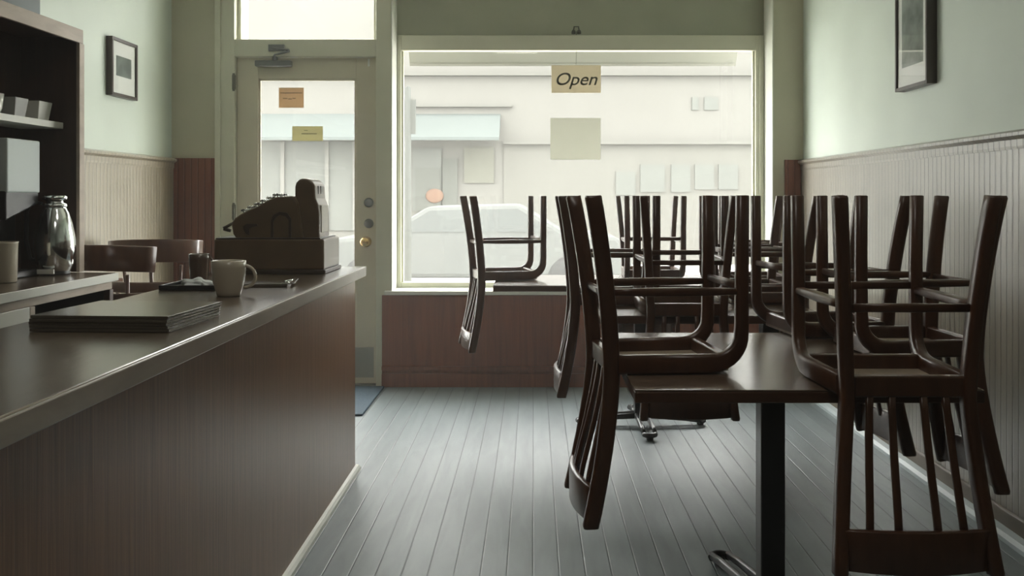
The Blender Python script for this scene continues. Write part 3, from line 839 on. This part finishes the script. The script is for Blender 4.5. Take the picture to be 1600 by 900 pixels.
# valance of the shop's own awning over the window
b = B(); prism(b, [(YG+.32, 2.50), (YG+.32, 2.47), (YG+.62, 2.12), (YG+.62, 2.16)], ox(640, YG+.6), ox(1150, YG+.6), 'x'); box(b, ox(640, YG+.6), ox(1150, YG+.6), YG+.60, YG+.62, oz(100, YG+.6), 2.16)
o = obj('window_awning', b, 'x_valance'); tag(o, 'grey-beige awning valance just outside the top of the shop window', 'awning')

# parked cars
def car(label, xc, y, wmat='x_car', L_=4.3, sgn=1):
    t = thing('parked_car', label, 'car', (xc, y, ZS-.12))
    prof = [(-2.15, .35), (-2.1, .75), (-1.75, .88), (-1.15, .93), (-.55, 1.30), (.65, 1.33), (1.25, .97), (1.95, .90), (2.15, .70), (2.15, .35)]
    prof = [(x*sgn, z) for x, z in prof]
    b = B(); prism(b, prof, -.82, .82, 'y'); obj('body', b, wmat, t, .06)
    for x0, x1, x2, x3 in ((-1.0, .0, .0, -.5), (.08, 1.05, .62, .08)):
        for s in (-1, 1):
            b = B(); prism(b, [(x0*sgn, .96), (x1*sgn, .96), (x2*sgn, 1.26), (x3*sgn, 1.24)], s*.825-.005, s*.825+.005, 'y'); obj('side_window', b, 'x_carglass', t)
    for x in (-1.35, 1.35):
        for s in (-.74, .74):
            b = B(); lathe(b, [(.10, -.1), (.31, -.1), (.33, -.07), (.33, .07), (.31, .1), (.10, .1)], 24, (x, s, .33), 'y'); obj('wheel', b, 'x_tyre', t)
    return t
car('pale silver car parked across the street, seen through the left of the window', ox(740, 13.5), 13.5)

# ------------------------------------------------------------------ light
w = bpy.data.worlds.new('World'); scene.world = w; w.use_nodes = True
nt = w.node_tree; bg = nt.nodes['Background']
bg.inputs['Color'].default_value = (.985, .99, .94, 1)
bg.inputs['Strength'].default_value = 14.0
# weak fill lights added on the ceiling, out of frame
def add_fill_lamp(x, y, e):
    t = thing('fill_panel', 'added unseen fill light panel %s' % ('above the tables' if y > 2 else 'above the near end of the counter'), 'fill_lamp', (x, y, ZC))
    obj('housing', boxes((-.31, .31, -.31, .31, -.05, -.001)), 'trimwhite', t, .01)
    ld = bpy.data.lights.new('fill_lamp', 'AREA'); ld.energy = e; ld.size = .5; ld.color = (1, .95, .86)
    lo = bpy.data.objects.new('fill_lamp', ld); COL.objects.link(lo); lo.parent = t; lo.location = (0, 0, -.055)
for x, y, e in ((-.2, 2.3, 5), (-.2, .7, 9)): add_fill_lamp(x, y, e)
# portals help sampling of the daylight
for x0, x1, z0, z1, y in ((gx0, gx1, gz0, gz1, YG+.09), (gl0, gl1, gzl, gzt, yd1+.02), (-1.847, -1.008, 2.185, 2.64, yd1+.05)):
    ld = bpy.data.lights.new('portal', 'AREA'); ld.shape = 'RECTANGLE'; ld.size = x1-x0; ld.size_y = z1-z0; ld.cycles.is_portal = True
    lo = bpy.data.objects.new('daylight_portal', ld); COL.objects.link(lo); lo.location = ((x0+x1)/2, y, (z0+z1)/2); lo.rotation_euler = (-PI/2, 0, 0)

# scattering volume added in the room to imitate veiling lens glare
hm = bpy.data.materials.new('glare_scatter'); hm.use_nodes = True; nt = hm.node_tree; nt.nodes.clear()
ho = nt.nodes.new('ShaderNodeOutputMaterial'); hv = nt.nodes.new('ShaderNodeVolumeScatter')
hv.inputs['Density'].default_value = .014; hv.inputs['Anisotropy'].default_value = .45; hv.inputs['Color'].default_value = (1, .97, .9, 1)
tc = nt.nodes.new('ShaderNodeTexCoord'); sp = nt.nodes.new('ShaderNodeSeparateXYZ'); link(nt, tc.outputs['Object'], sp.inputs[0])
lt = nt.nodes.new('ShaderNodeMath'); lt.operation = 'LESS_THAN'; lt.inputs[1].default_value = YB+.22; link(nt, sp.outputs[1], lt.inputs[0])
ml = nt.nodes.new('ShaderNodeMath'); ml.operation = 'MULTIPLY'; ml.inputs[1].default_value = .017; link(nt, lt.outputs[0], ml.inputs[0])
link(nt, ml.outputs[0], hv.inputs['Density'])
link(nt, hv.outputs[0], ho.inputs['Volume']); M['glare_volume'] = hm
hz_ = obj('glare_volume', boxes((-9.6, 9.6, YR-.4, 19.0, -.6, 5.2)), 'glare_volume')
tag(hz_, 'faint scattering volume added in the room to imitate lens glare', 'glare_volume', kind='stuff')

# ------------------------------------------------------------------ camera
cam = bpy.data.cameras.new('Camera'); co = bpy.data.objects.new('Camera', cam); COL.objects.link(co)
co.location = (0, 0, EYE); co.rotation_euler = (PI/2, 0, 0)
cam.sensor_width = 36; cam.lens = 36*1500/1600
cam.shift_x = -(833-800)/1600; cam.shift_y = -(450-307)/1600
cam.clip_start = .02; cam.clip_end = 200
scene.camera = co
vs = scene.view_settings
vs.view_transform = 'Standard'; vs.look = 'None'; vs.gamma = 1; vs.use_curve_mapping = False; vs.exposure = 0.15
